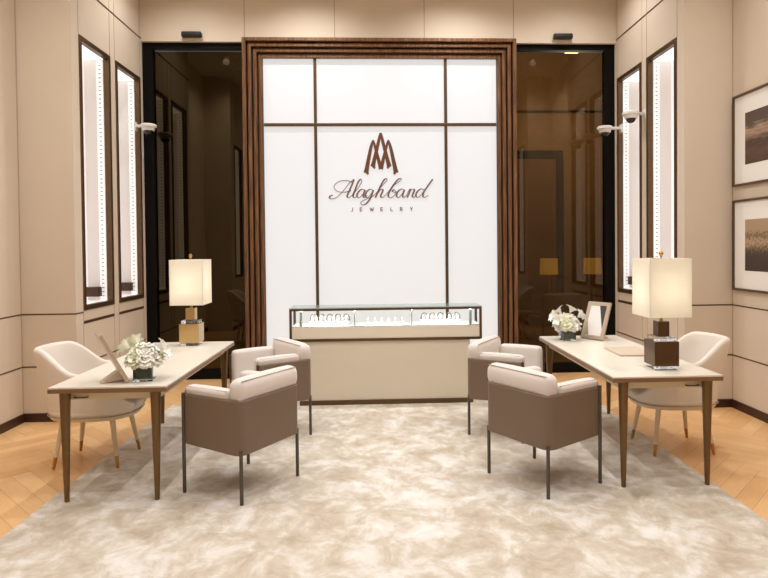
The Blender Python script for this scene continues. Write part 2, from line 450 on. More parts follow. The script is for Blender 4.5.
# logo: emblem, script word, small capitals
def catmull(pts, n=8):
    out = []; P = [pts[0]] + list(pts) + [pts[-1]]
    for i in range(1, len(P) - 2):
        for k in range(n):
            t = k / n
            out.append(tuple(.5 * (2 * P[i][d] + (P[i + 1][d] - P[i - 1][d]) * t + (2 * P[i - 1][d] - 5 * P[i][d] + 4 * P[i + 1][d] - P[i + 2][d]) * t * t + (-P[i - 1][d] + 3 * P[i][d] - 3 * P[i + 1][d] + P[i + 2][d]) * t ** 3) for d in (0, 1)))
    out.append(tuple(pts[-1])); return out
def ribbon(bm, pts, wf, th=.008):
    """flat stroke with thickness; pts in sign units (u right, v down)"""
    n = len(pts); L, R = [], []
    for i, p in enumerate(pts):
        a = pts[max(i - 1, 0)]; b = pts[min(i + 1, n - 1)]
        tx, ty = b[0] - a[0], b[1] - a[1]; l = math.hypot(tx, ty) or 1; tx /= l; ty /= l
        ww = wf(i / (n - 1), tx, ty) / 2
        L.append((p[0] - ty * ww, p[1] + tx * ww)); R.append((p[0] + ty * ww, p[1] - tx * ww))
    K = .01292 / 5.783
    c = lambda q, y: bm.verts.new(((q[0] - 350) * K, y, (300 - q[1]) * K))
    lf = [c(q, -th) for q in L]; rf = [c(q, -th) for q in R]; lb = [c(q, 0) for q in L]; rb = [c(q, 0) for q in R]
    for i in range(n - 1):
        bm.faces.new((lf[i], rf[i], rf[i + 1], lf[i + 1])); bm.faces.new((lb[i], lb[i + 1], rb[i + 1], rb[i]))
        bm.faces.new((lf[i], lf[i + 1], lb[i + 1], lb[i])); bm.faces.new((rf[i], rb[i], rb[i + 1], rf[i + 1]))
    bm.faces.new((lf[0], lb[0], rb[0], rf[0])); bm.faces.new((lf[-1], rf[-1], rb[-1], lb[-1]))
def logo():
    root = thing('logo_sign', 'brown logo with pointed emblem above script lettering, on the white panel', 'sign', (.044, 7.946, 2.648))
    bm = bmesh.new()
    cnt = [0]
    def seg(pts, w0, w1): cnt[0] += 1; ribbon(bm, catmull(pts, 6) if len(pts) > 2 else pts, lambda t, a, b: w0 * .35 + (w1 - w0 * .35) * t ** .45 + (5 * (t - .85) / .15 if t > .85 else 0), .008 + .0006 * cnt[0])
    seg([(355, 68), (350, 92), (330, 175), (309, 262)], 14, 23); seg([(357, 68), (362, 92), (382, 175), (404, 262)], 14, 23)
    seg([(314, 112), (334, 190), (356, 276)], 16, 22); seg([(398, 112), (378, 190), (356, 276)], 16, 22)
    seg([(314, 108), (300, 150), (284, 225), (270, 298)], 14, 25); seg([(398, 108), (412, 150), (428, 225), (443, 298)], 14, 25)
    for a, b in (((258, 286), (284, 306)), ((454, 286), (430, 306)), ((300, 256), (322, 272)), ((413, 256), (392, 272))): seg([a, b], 10, 7)
    link('emblem', bm, M['sign'], root)
    S = [[(78, 424), (62, 430), (60, 443), (78, 446), (104, 434), (140, 398), (172, 358), (200, 334)],
         [(200, 334), (188, 366), (172, 402), (160, 430), (168, 441), (186, 428)],
         [(182, 400), (146, 408), (108, 404), (86, 385), (92, 362), (122, 344), (160, 342), (192, 352)],
         [(186, 428), (215, 395), (243, 352), (240, 334), (225, 349), (207, 392), (194, 428), (202, 441), (220, 428)],
         [(262, 398), (245, 392), (226, 406), (216, 428), (225, 441), (242, 430), (263, 399)], [(264, 395), (253, 425), (258, 441), (276, 428)],
         [(310, 398), (292, 392), (273, 406), (264, 428), (273, 441), (289, 430), (310, 399)], [(311, 396), (295, 440), (270, 474), (246, 482), (238, 468), (262, 452), (300, 436), (324, 418)],
         [(324, 418), (362, 372), (390, 340), (384, 331), (368, 346), (343, 395), (322, 441)], [(328, 430), (350, 398), (364, 393), (364, 406), (353, 430), (360, 441), (380, 428)],
         [(380, 428), (425, 375), (470, 340), (468, 330), (448, 342), (417, 384), (397, 424), (403, 441), (421, 438), (436, 422), (438, 404), (430, 396), (420, 404), (436, 410), (462, 402)],
         [(490, 398), (473, 392), (453, 406), (444, 428), (453, 441), (469, 430), (490, 399)], [(491, 396), (480, 426), (486, 441), (502, 428)],
         [(502, 428), (516, 400), (524, 393), (518, 415), (505, 441)], [(510, 427), (530, 398), (545, 393), (547, 403), (536, 430), (543, 441), (560, 428)],
         [(604, 398), (587, 392), (566, 406), (556, 428), (565, 441), (583, 430), (604, 402)], [(655, 336), (624, 378), (604, 408), (597, 430), (605, 441), (628, 430)]]
    bm = bmesh.new()
    for q, s in enumerate(S): ribbon(bm, catmull(s, 8), lambda t, a, b: 4.0 + 6.5 * max(0, b) * (1 if a < .55 else .4), .006 + .0004 * q)
    link('script_lettering', bm, M['sign2'], root)
    G = {'J': [[(10, 0), (10, 16), (6, 22), (1, 20)]], 'E': [[(0, 0), (0, 22)], [(0, 1.5), (13, 1.5)], [(0, 11), (11, 11)], [(0, 20.5), (13, 20.5)]],
         'W': [[(0, 0), (6, 22)], [(6, 22), (11, 4)], [(11, 4), (16, 22)], [(16, 22), (22, 0)]], 'L': [[(0, 0), (0, 22)], [(0, 20.5), (12, 20.5)]],
         'R': [[(0, 0), (0, 22)], [(0, 1.5), (9, 1.5), (12, 6), (9, 11), (0, 11)], [(6, 11), (13, 22)]], 'Y': [[(0, 0), (7, 11)], [(14, 0), (7, 11), (7, 22)]]}
    bm = bmesh.new()
    for ch, u in zip('JEWELRY', (181, 233, 290, 352, 410, 465, 523)):
        for st in G[ch]: ribbon(bm, [(u + a, 497 + b) for a, b in st], lambda t, a, b: 4.2)
    link('small_lettering', bm, M['sign2'], root)
logo()

# ------------------------------------------------------------------ lit display niches
def niche(s, xf, y0, y1, label, group, first=True):
    root = thing('display_niche', label, 'display niche', (xf, (y0 + y1) / 2, 0), 0, group)
    hw = (y1 - y0) / 2; d = .26 * s
    def B(bm, xa, xb, *r, **k): box(bm, min(xa, xb), max(xa, xb), *r, **k)
    bm = bmesh.new(); fwid = .05
    for (a, b, z0, z1) in ((-hw, -hw + fwid, NZ0, NZ1), (hw - fwid, hw, NZ0, NZ1), (-hw + fwid, hw - fwid, NZ0, NZ0 + fwid), (-hw + fwid, hw - fwid, NZ1 - fwid, NZ1)):
        B(bm, -s * .012, s * .05, a, b, z0, z1, r=.003, seg=1)
    link('frame', bm, M['bronze'], root)
    a, b = -hw + fwid, hw - fwid; z0, z1 = NZ0 + fwid, NZ1 - fwid
    bm = bmesh.new(); B(bm, d, d + s * .01, a, b, z0, z1); link('back_panel', bm, M['niche_back'], root)
    bm = bmesh.new(); B(bm, s * .05, d, a - .01, a, z0, z1); B(bm, s * .05, d, b, b + .01, z0, z1); link('side_panel', bm, M['white'], root)
    bm = bmesh.new(); B(bm, s * .05, d, a, b, z0 - .01, z0); link('floor_panel', bm, M['niche_back'], root)
    bm = bmesh.new(); B(bm, s * .05, d, a, b, z1, z1 + .01); link('light_tray', bm, M['niche_top'], root)
    # slotted light strips in the corners
    for (yy, q) in ((b - .006, -1), (a + .006, 1)):
        bm = bmesh.new(); B(bm, s * .055, s * .12, min(yy, yy + q * .006), max(yy, yy + q * .006), z0, z1 - .03)
        st = link('light_strip', bm, M['led_strip'], root)
        bm = bmesh.new(); n = 56; ya = yy + q * .006
        for i in range(n):
            z = z0 + .05 + i * (z1 - z0 - .12) / (n - 1)
            B(bm, s * .072, s * .098, min(ya, ya + q * .002), max(ya, ya + q * .002), z - .007, z + .007)
        link('slots', bm, M['led_dot'], st)
    bm = bmesh.new(); B(bm, d - s * .10, d, a + .03, b - .12, z0 + .17, z0 + .185); link('glass_shelf', bm, M['glass'], root)
    bm = bmesh.new(); B(bm, d - s * .175, d, b - .13, b - .05, z0 + .05, z0 + .155, r=.003); link('name_block', bm, M['bronze_dk'], root)
    return root
gl, gr = 'lit niches in the left wall', 'lit niches in the right wall'
niche(-1, XL, *NICHES[0], 'tall bronze framed lit niche in left wall, the one nearer the viewer', gl)
niche(-1, XL, *NICHES[1], 'tall bronze framed lit niche in left wall, the one beside the dark glass door', gl)
niche(1, XR, *NICHES[0], 'tall bronze framed lit niche in right wall, the one nearer the viewer, above the lamp', gr)
niche(1, XR, *NICHES[1], 'tall bronze framed lit niche in right wall, the one beside the dark glass door', gr)
for s, xf, g, l in ((-1, XL, 'unseen', 'left'), (1, XR, 'unseen', 'right')):
    for a, w_ in zip(NEAR, ('farther', 'nearer')):
        niche(s, xf, *a, 'lit niche of the %s wall mirrored in the glass door, %s one from the door' % (l, w_), 'niches mirrored in the %s glass door' % l)

# ------------------------------------------------------------------ wall fittings
def sensor(x, label):
    r = thing('door_sensor', label, 'sensor', (x, BY, 4.385), 0, 'door sensors')
    link('housing', boxm(-.125, .125, -.07, 0, 0, .07, r=.016, seg=3), M['blackplastic'], r)
    link('lens_strip', boxm(-.10, .10, -.074, -.06, .008, .028, r=.003), M['smoke'], r)
sensor(-2.33, 'black door sensor bar above the left dark glass door')
sensor(2.45, 'black door sensor bar above the right dark glass door')

def dome_cam(x, y, z, s, label, arm):
    r = thing('security_camera', label, 'security camera', (x, y, z), 0, 'white dome security cameras')
    bm = bmesh.new(); lathe(bm, [(.02, .045), (.085, .042), (.098, .03), (.098, .008), (.078, -.004), (.072, -.035), (.066, -.04)], seg=28)
    smooth_angle(link('housing', bm, M['camwhite'], r))
    bm = bmesh.new(); lathe(bm, [(.058, -.038), (.052, -.062), (.036, -.082), (.012, -.092), (0, -.093)], seg=24)
    link('dome', bm, M['smoke'], r, smooth=True)
    bm = bmesh.new(); x0, x1 = sorted((s * .04, s * arm)); box(bm, x0, x1, -.022, .022, .002, .036, .006)
    xa = s * arm; box(bm, min(xa, xa - s * .015), max(xa, xa - s * .015), -.045, .045, -.04, .07, .005)
    link('bracket', bm, M['camwhite'], r)
dome_cam(-2.83, 7.80, 3.21, -1, 'white dome security camera on left wall in front of the dark glass door', .165)
dome_cam(2.945, 7.82, 3.18, 1, 'white dome security camera beside the right dark glass door', .22)
dome_cam(3.0, 7.14, 3.22, 1, 'white dome security camera between the two niches of the right wall', .175)

def picture(z0, z1, kind, label):
    y0, y1 = 5.22, 6.15; r = thing('framed_picture', label, 'picture', (OR_, (y0 + y1) / 2, z0), 0, 'framed pictures on the right wall')
    hw = (y1 - y0) / 2; H = z1 - z0; t = .022
    bm = bmesh.new()
    for a, b, c, d in ((-hw, -hw + t, 0, H), (hw - t, hw, 0, H), (-hw + t, hw - t, 0, t), (-hw + t, hw - t, H - t, H)): box(bm, -.035, 0, a, b, c, d, .002, 1)
    link('frame', bm, M['bronze'], r)
    link('mat_board', boxm(-.018, -.004, -hw + t, hw - t, t, H - t), M['mat_board'], r)
    link('print', boxm(-.0195, -.018, -hw + .2, hw - .2, .2 * H / .9, H - .2 * H / .9), print_mat(kind), r)
picture(2.275, 3.19, 'sky', 'bronze framed dark landscape print in white mat, upper on the right wall')
picture(1.225, 2.137, 'city', 'bronze framed city skyline print in white mat, lower on the right wall')

# downlights
for i, (x, y, wv) in enumerate(LIGHTS):
    central = abs(x) < 1.5
    lab = 'small recessed ceiling spotlight %s, %s side, %s from the glass doors' % ('over the rug' if central else 'over the side wall', 'left' if x < 0 else 'right', ('first', 'second', 'third', 'fourth')[(i // 2) % 4])
    r = thing('recessed_downlight', lab, 'downlight', (x, y, CZ), 0, 'recessed ceiling downlights')
    bm = bmesh.new(); lathe(bm, [(.055, -.0015), (.0, -.0015)], seg=20); link('lens', bm, M['lens'], r)
    bm = bmesh.new(); lathe(bm, [(.055, -.002), (.075, -.006), (.08, 0)], seg=20); link('trim_ring', bm, M['camwhite'], r)
    L = bpy.data.lights.new('spot', 'SPOT'); L.energy = wv; L.color = LCOL; L.spot_size = math.radians(150); L.spot_blend = 1; L.shadow_soft_size = .06
    lo = bpy.data.objects.new('downlight_lamp', L); COL.objects.link(lo); lo.parent = r; lo.location = (0, 0, -.1)
L = bpy.data.lights.new('back_room', 'POINT'); L.energy = 42; L.color = (1, .9, .74); L.shadow_soft_size = .2  # unseen point light added to brighten the made-up room behind the glass
lo = bpy.data.objects.new('back_room_fill', L); COL.objects.link(lo); lo.location = (3.1, 9.6, 3.6)

# ------------------------------------------------------------------ rug
o = link('area_rug', boxm(-2.23, 2.35, -.4, 6.72, .0005, .012, r=.004), rug_mat())
tag(o, 'large mottled cream and beige rug under the desks and armchairs', 'rug')
RZ = .012

# ------------------------------------------------------------------ glass display counter
def counter():
    root = thing('display_counter', 'cream display counter with bronze framed glass top in front of the white panel', 'counter', (.087, 6.72, 0))
    hx, yf, yb = 1.03, -.16, .18
    link('plinth', boxm(-.93, .93, yf + .0, yb - .02, .0125, .06, r=.002), M['bronze'], root)
    link('base_panel', boxm(-.90, .90, yf + .012, yb - .03, .06, .695, r=.003), M['counter'], root)
    link('lower_rail', boxm(-hx, hx, yf - .005, yb, .695, .722, r=.003), M['bronze'], root)
    link('drawer_front', boxm(-hx + .02, hx - .02, yf + .002, yb - .01, .722, .845, r=.004), M['drawer'], root)
    bm = bmesh.new(); t = .026
    for x in (-hx, hx - t):
        for y in (yf - .005, yb - t): box(bm, x, x + t, y, y + t, .722, 1.046, .002, 1)
        box(bm, x, x + t, yf + t, yb - t, 1.028, 1.046, .002, 1)
    box(bm, -hx + t, hx - t, yf - .005, yf + .02, 1.022, 1.046, .002, 1)
    box(bm, -hx + t, hx - t, yb - .012, yb, 1.034, 1.046, .001, 1)
    link('glass_frame', bm, M['bronze'], root)
    g = link('glass_top', boxm(-hx + .004, hx - .004, yf, yb, 1.047, 1.055), M['glass'], root)
    bm = bmesh.new()
    for a in ((-hx, hx, yf - .004, yf, 1.047, 1.055), (-hx, hx, yb, yb + .003, 1.047, 1.055)): box(bm, *a)
    link('glass_edge', bm, M['glass_edge'], g)
    link('front_glass', boxm(-hx + t, hx - t, yf + .004, yf + .009, .847, 1.022), M['glass'], root)
    link('display_bed', boxm(-hx + t, hx - t, yf + .012, yb - .014, .846, .855), M['white'], root)
    for x in (-.337, .273):
        link('divider', boxm(x - .005, x + .005, yf + .012, yb - .02, .855, 1.018), M['glass_edge'], root)
    for x in (-hx + .12, hx - .12):
        link('corner_post', boxm(x - .014, x + .014, yf + .02, yf + .034, .855, 1.018), M['glass_edge'], root)
counter()

L = bpy.data.lights.new('case_fill', 'AREA'); L.shape = 'RECTANGLE'; L.size = 1.9; L.size_y = .015; L.energy = 5; L.color = (1, .98, .95)  # unseen strip light added to brighten the trays inside the case
lo = bpy.data.objects.new('case_fill', L); COL.objects.link(lo); lo.location = (.087, 6.60, 1.018); lo.rotation_euler = (-.35, 0, 0)
# jewellery under the glass
Z0 = .8555
def tray(x0, x1, label, hgt=.03):
    r = thing('jewellery_tray', label, 'tray', (.10 + (x0 + x1) / 2, 6.70, Z0), 0, 'white jewellery trays in the counter')
    hw = (x1 - x0) / 2
    link('pad', boxm(-hw, hw, -.075, .08, 0, hgt, r=.006), M['white'], r)
tray(-.84, -.42, 'white jewellery tray in the left bay of the glass counter', .045)
tray(-.24, .21, 'low white jewellery tray in the middle bay of the glass counter', .012)
tray(.36, .80, 'white jewellery tray in the right bay of the glass counter', .045)
def ring_stand():
    r = thing('ring_stand', '', 'ring stand'); bm = bmesh.new()
    lathe(bm, [(.016, 0), (.015, .012), (.009, .045), (.006, .055), (.001, .058)], seg=14); link('finger', bm, M['white'], r, smooth=True)
    bm = bmesh.new(); tube(bm, [(.0125 * math.cos(a), .0125 * math.sin(a), .028 + .004 * math.sin(a)) for a in [2 * PI * i / 16 for i in range(16)]], .0022, 6, True)
    link('ring', bm, M['gold'], r, smooth=True)
    bm = bmesh.new(); bmesh.ops.create_icosphere(bm, subdivisions=1, radius=.005, matrix=Matrix.Translation((0, -.016, .026))); link('gem', bm, M['silver'], r)
    return r
def bracelet_stand():
    r = thing('bracelet_stand', '', 'bracelet stand'); bm = bmesh.new()
    pts = [(.038 * math.cos(a), 0, .006 + .062 * math.sin(a)) for a in [PI * i / 14 for i in range(15)]]
    tube(bm, pts, .0045, 8); box(bm, -.045, .045, -.015, .015, 0, .006, .002); link('bangle', bm, M['bronze'], r, smooth=True)
    bm = bmesh.new()
    for a in [PI * (i + .5) / 9 for i in range(9)]:
        bmesh.ops.create_icosphere(bm, subdivisions=1, radius=.007, matrix=Matrix.Translation((.038 * math.cos(a), -.005, .006 + .062 * math.sin(a))))
    link('stones', bm, M['silver'], r)
    return r
rs, bs = ring_stand(), bracelet_stand(); used = {}
ORD = ('leftmost', 'second from left', 'third from left', 'fourth from left', 'fifth from left', 'sixth from left', 'seventh from left', 'eighth from left', 'ninth from left')
def putj(src, x, y, z, label, group):
    if src.name not in used: used[src.name] = 1; o = src
    else: o = copy_tree(src)
    o.location = (.10 + x, 6.70 + y, z); o['label'] = label; o['group'] = group
for i in range(5): putj(bs, -.80 + i * .088, .02, Z0 + .046, ORD[i] + ' arched bracelet stand in the back row of the left counter bay', 'bracelets in the left bay')
for i in range(9): putj(rs, -.81 + i * .046, -.05, Z0 + .046, ORD[i] + ' white ring cone in the front row of the left counter bay', 'rings in the left bay')
for i in range(6): putj(rs, -.21 + i * .075, .03, Z0 + .013, ORD[i] + ' white ring cone in the middle counter bay', 'rings in the middle bay')
for i in range(5): putj(bs, .41 + i * .088, .02, Z0 + .046, ORD[i] + ' arched bracelet stand in the back row of the right counter bay', 'bracelets in the right bay')
for i in range(9): putj(rs, .39 + i * .047, -.05, Z0 + .046, ORD[i] + ' white ring cone in the front row of the right counter bay', 'rings in the right bay')

# ------------------------------------------------------------------ desks
def desk(xc, y0, y1, label, s):
    """s: side (+1/-1) on which the vendor sits"""
    r = thing('writing_desk', label, 'desk', (xc, (y0 + y1) / 2, RZ), 0, 'cream topped desks')
    hx, hy = .388, (y1 - y0) / 2; T = .790 - RZ
    link('tabletop', boxm(-hx + .004, hx - .004, -hy + .004, hy - .004, T - .012, T, r=.002), M['desk_top'], r)
    link('edge_band', boxm(-hx, hx, -hy, hy, T - .040, T - .011, r=.003), M['desk_edge'], r)
    bm = bmesh.new(); a = .075
    box(bm, -hx + a, hx - a, -hy + a, -hy + a + .02, T - .098, T - .040); box(bm, -hx + a, hx - a, hy - a - .02, hy - a, T - .098, T - .040)
    box(bm, -hx + a, -hx + a + .02, -hy + a, hy - a, T - .098, T - .040); box(bm, hx - a - .02, hx - a, -hy + a, hy - a, T - .098, T - .040)
    link('apron', bm, M['apron'], r)
    for sx in (-1, 1):
        for sy in (-1, 1):
            bm = bmesh.new(); px, py = sx * (hx - .090), sy * (hy - .050)
            taper(bm, (px, py, 0), (px, py, T - .04), .016, .035, 20)
            smooth_angle(link('leg', bm, M['bronze_leg'], r))
    # small drawer pull on the end apron
    bm = bmesh.new(); x = s * .20
    box(bm, x - .045, x + .045, -hy + a - .024, -hy + a - .016, T - .085, T - .077, .002); box(bm, x - .045, x - .037, -hy + a - .02, -hy + a, T - .085, T - .077); box(bm, x + .037, x + .045, -hy + a - .02, -hy + a, T - .085, T - .077)
    link('drawer_pull', bm, M['bronze_dk'], r)
desk(-1.797, 4.130, 6.065, 'cream topped desk with bronze legs on the left side, holding the lamp toned with beige reflections', -1)
desk(1.995, 4.130, 6.065, 'cream topped desk with bronze legs on the right side, holding the lamp toned with brown reflections', 1)
DT = .7905

# ------------------------------------------------------------------ lamps
def lamp(x, y, bm_, label):
    r = thing('table_lamp', label, 'lamp', (x, y, DT), 0, 'table lamps with square shades')
    link('crystal_foot', boxm(-.08, .08, -.08, .08, 0, .028, r=.003), M['crystal'], r)
    link('base_block', boxm(-.09, .09, -.09, .09, .028, .205, r=.002), M[bm_], r)
    link('crystal_plate', boxm(-.075, .075, -.075, .075, .206, .236, r=.003), M['crystal'], r)
    link('upper_block', boxm(-.042, .042, -.042, .042, .237, .347, r=.002), M[bm_], r)
    bm = bmesh.new(); lathe(bm, [(.012, .345), (.012, .375), (.02, .38), (.02, .41), (.004, .415), (.004, .815), (.009, .818), (.009, .83)], seg=14)
    smooth_angle(link('stem', bm, M['brass'], r))
    hw, t = .152, .003; bm = bmesh.new()
    for a in ((-hw, hw, -hw, -hw + t), (-hw, hw, hw - t, hw), (-hw, -hw + t, -hw + t, hw - t), (hw - t, hw, -hw + t, hw - t)): box(bm, *a, .385, .805)
    sh = link('lamp_shade', bm, M['shade'], r)
    bm = bmesh.new(); tube(bm, [(-hw, 0, .80), (hw, 0, .80)], .002, 6); tube(bm, [(0, -hw, .80), (0, hw, .80)], .002, 6); link('spider', bm, M['brass'], sh)
    bm = bmesh.new(); lathe(bm, [(.004, .822), (.014, .830), (.017, .841), (.013, .853), (.003, .862)], seg=14); link('finial', bm, M['brass'], r, smooth=True)
    bm = bmesh.new(); lathe(bm, [(.008, .44), (.026, .48), (.03, .51), (.02, .54), (.002, .55)], seg=14)
    link('bulb', bm, M['white'], r, smooth=True)
    L = bpy.data.lights.new('bulb', 'POINT'); L.energy = 1.9; L.color = (1, .97, .90); L.shadow_soft_size = .06
    lo = bpy.data.objects.new('bulb_light', L); COL.objects.link(lo); lo.parent = r; lo.location = (0, 0, .56)
    return r
lamp(-1.765, 5.885, 'mirror_beige', 'table lamp with square white shade on mirrored metal blocks toned with beige reflections, left desk')
lamp(2.075, 4.41, 'mirror_brown', 'table lamp with square white shade on mirrored metal blocks toned with brown reflections, right desk')

# ------------------------------------------------------------------ flowers
def bloom(rnd, R=.05):
    bm = bmesh.new(); n = 0
    for ring, (cnt, tilt, ln) in enumerate(((8, 12, 1.0), (8, 38, .95), (6, 62, .8), (4, 80, .6))):
        for i in range(cnt):
            a = 2 * PI * (i + .5 * (ring % 2)) / cnt + rnd.uniform(-.2, .2); t = math.radians(tilt + rnd.uniform(-8, 8)); l = R * ln
            d = Vector((math.cos(a) * math.cos(t), math.sin(a) * math.cos(t), math.sin(t))); sd = Vector((-math.sin(a), math.cos(a), 0)); up = d.cross(sd) * -1
            rows = []
            for q, wd, cu in ((0, .25, 0), (.35, .75, .06), (.7, .9, .16), (1, .45, .34)):
                c = d * (l * q) + up * (l * cu * .8)
                rows.append([bm.verts.new(c - sd * wd * l * .45 + up * l * .08), bm.verts.new(c), bm.verts.new(c + sd * wd * l * .45 + up * l * .08)])
            for p, q in zip(rows, rows[1:]):
                for k in (0, 1): bm.faces.new((p[k], p[k + 1], q[k + 1], q[k]))
    return bm
def lily(rnd, R=.05):
    bm = bmesh.new()
    for i in range(6):
        a = 2 * PI * i / 6; rows = []
        for q, wd, z in ((0, .1, 0), (.3, .28, .5), (.7, .34, .9), (1.1, .06, .85)):
            c = Vector((math.cos(a) * q * R, math.sin(a) * q * R, z * R)); sd = Vector((-math.sin(a), math.cos(a), 0)) * wd * R
            rows.append([bm.verts.new(c - sd), bm.verts.new(c + Vector((0, 0, -.1 * R))), bm.verts.new(c + sd)])
        for p, q in zip(rows, rows[1:]):
            for k in (0, 1): bm.faces.new((p[k], p[k + 1], q[k + 1], q[k]))
    return bm
def leafy(bm, base, tip, wd):
    base, tip = Vector(base), Vector(tip); d = tip - base; sd = d.cross(Vector((0, 0, 1))).normalized() * wd; up = Vector((0, 0, .02)); rows = []
    for q, f in ((0, .15), (.3, .9), (.65, .8), (1, .05)):
        c = base + d * q + up * math.sin(q * PI); rows.append([bm.verts.new(c - sd * f), bm.verts.new(c - Vector((0, 0, .004))), bm.verts.new(c + sd * f)])
    for p, q in zip(rows, rows[1:]):
        for k in (0, 1): bm.faces.new((p[k], p[k + 1], q[k + 1], q[k]))
def arrangement(x, y, rz, seed, tall, label):
    rnd = random.Random(seed); r = thing('flower_arrangement', label, 'flowers', (x, y, DT), rz, 'white flower arrangements in square vases')
    hw = .062; H = .125; t = .004; bm = bmesh.new()
    box(bm, -hw, hw, -hw, hw, 0, .008)
    for a in ((-hw, hw, -hw, -hw + t), (-hw, hw, hw - t, hw), (-hw, -hw + t, -hw + t, hw - t), (hw - t, hw, -hw + t, hw - t)): box(bm, *a, .008, H)
    link('glass_vase', bm, M['glass'], r)
    bm = bmesh.new(); b = .05
    for i in range(26):
        a = rnd.uniform(0, 2 * PI)
        leafy(bm, (b * .6 * math.cos(a), b * .6 * math.sin(a), rnd.uniform(.02, .05)), (b * .75 * math.cos(a + 1), b * .75 * math.sin(a + 1), rnd.uniform(.06, .10)), .02)
    box(bm, -.054, .054, -.054, .054, .014, .112, .008)
    link('leaf_lining', bm, M['leaf'], r)
    n = 14
    for i in range(n):
        if i == 0: p = Vector((0, 0, .235))
        elif i < 6: a = 2 * PI * i / 5; p = Vector((.062 * math.cos(a), .062 * math.sin(a), .21))
        else: a = 2 * PI * i / 8 + .3; p = Vector((.098 * math.cos(a), .098 * math.sin(a), .160 + rnd.uniform(-.008, .015)))
        nrm = Vector((p.x, p.y, .07)).normalized(); q = nrm.to_track_quat('Z', 'Y')
        b = bloom(rnd, .066 + rnd.uniform(-.004, .006)); bm = bmesh.new(); merge(bm, b, Matrix.Translation(p - nrm * .02) @ q.to_matrix().to_4x4())
        link('bloom', bm, M['petal'] if i % 5 != 3 else M['petal_in'], r, smooth=True)
    for (dx, dy, z, tx) in tall:
        d = Vector((dx, dy, z)); q = Vector((dx * 2, dy * 2, .1)).normalized().to_track_quat('Z', 'Y')
        bm = bmesh.new(); merge(bm, lily(rnd, .062), Matrix.Translation(d) @ q.to_matrix().to_4x4()); lb = link('lily_bloom', bm, M['petal' if tx else 'petal_in'], r, smooth=True)
        bm = bmesh.new(); tube(bm, [(dx * .15, dy * .15, .10), (dx * .7, dy * .7, z * .75), (dx, dy, z + .004)], .003, 6); link('stem', bm, M['leaf'], lb, smooth=True)
    bm = bmesh.new()
    for i in range(7):
        a = rnd.uniform(0, 2 * PI); leafy(bm, (.04 * math.cos(a), .04 * math.sin(a), .14), (.12 * math.cos(a), .12 * math.sin(a), .165 + rnd.uniform(-.01, .03)), .014)
    link('foliage', bm, M['leaf'], r, smooth=True)
arrangement(-1.625, 4.33, .12, 3, ((-.105, .03, .215, 0), (-.06, .07, .235, 0), (.08, .05, .20, 1), (.105, -.01, .185, 1)), 'white flower arrangement in low square vase at the near end of left desk')
arrangement(1.81, 5.80, .1, 9, ((-.105, 0, .215, 1), (-.045, .03, .25, 1), (.03, 0, .262, 1), (.11, .01, .215, 1), (-.09, -.05, .19, 1)), 'white flower arrangement in low square vase at the far end of right desk')

# ------------------------------------------------------------------ picture frames on the desks
def print_small():
    m = mat('frame_photo', srgb(230, 226, 222), .25); nt = m.node_tree; p = nt.nodes['Principled BSDF']
    tc = N(nt, 'ShaderNodeTexCoord'); mp = N(nt, 'ShaderNodeMapping'); nt.links.new(tc.outputs['Generated'], mp.inputs[0]); mp.inputs['Rotation'].default_value = (0, .5, 0)
    sp = N(nt, 'ShaderNodeSeparateXYZ'); nt.links.new(mp.outputs[0], sp.inputs[0])
    cr = N(nt, 'ShaderNodeValToRGB'); e = cr.color_ramp.elements; cr.color_ramp.interpolation = 'CONSTANT'
    e[0].position = 0; e[0].color = srgb(168, 150, 128); e[1].position = .97; e[1].color = srgb(66, 66, 62)
    k = e.new(.22); k.color = srgb(236, 232, 228)
    nt.links.new(sp.outputs['X'], cr.inputs[0]); nt.links.new(cr.outputs[0], p.inputs['Base Color']); return m
def desk_frame(x, y, rz, label, lean=.30, yb_=.2):
    r = thing('photo_frame', label, 'photo frame', (x, y, DT), rz, 'standing photo frames on the desks')
    W, H, b, t = .25, .37, .036, .022
    R = Matrix.Rotation(-lean, 4, 'X')
    def put(name, lst, m, parent=r, bev=.002):
        bm = bmesh.new()
        for a in lst: box(bm, *a, r=bev)
        bmesh.ops.transform(bm, matrix=Matrix.Translation((0, 0, (t + .003) * math.sin(lean) + .001)) @ R, verts=bm.verts[:]); return link(name, bm, m, parent)
    put('frame', [(-W / 2, -W / 2 + b, 0, t, 0, H), (W / 2 - b, W / 2, 0, t, 0, H), (-W / 2 + b, W / 2 - b, 0, t, 0, b), (-W / 2 + b, W / 2 - b, 0, t, H - b, H)], M['silverframe'])
    put('photograph', [(-W / 2 + b, W / 2 - b, .005, .009, b, H - b)], M['print_small'], bev=0)
    put('backing', [(-W / 2 + .004, W / 2 - .004, .010, t + .003, .004, H - .004)], M['folder'])
    bm = bmesh.new(); T_ = Vector((0, (t + .003) * 0, (t + .003) * math.sin(lean) + .001)); a_ = T_ + R @ Vector((0, t + .004, .012)); b_ = T_ + R @ Vector((0, t + .004, .085))
    tri = ((a_.y, a_.z), (b_.y, b_.z), (yb_, .006), (yb_, .001))
    L_ = [bm.verts.new((-.035, y_, z_)) for y_, z_ in tri]; R_ = [bm.verts.new((.035, y_, z_)) for y_, z_ in tri]
    bm.faces.new(L_); bm.faces.new(R_[::-1])
    for i in range(4): bm.faces.new((L_[i], R_[i], R_[(i + 1) % 4], L_[(i + 1) % 4]))
    link('easel_back', bm, M['folder'], r)
M['print_small'] = print_small()
desk_frame(2.035, 5.775, -.957, 'champagne photo frame standing beside the flowers on the right desk', .38, .22)
desk_frame(-1.75, 4.34, 2.10, 'photo frame seen edge-on leaning beside the flowers on the left desk', .47, .17)

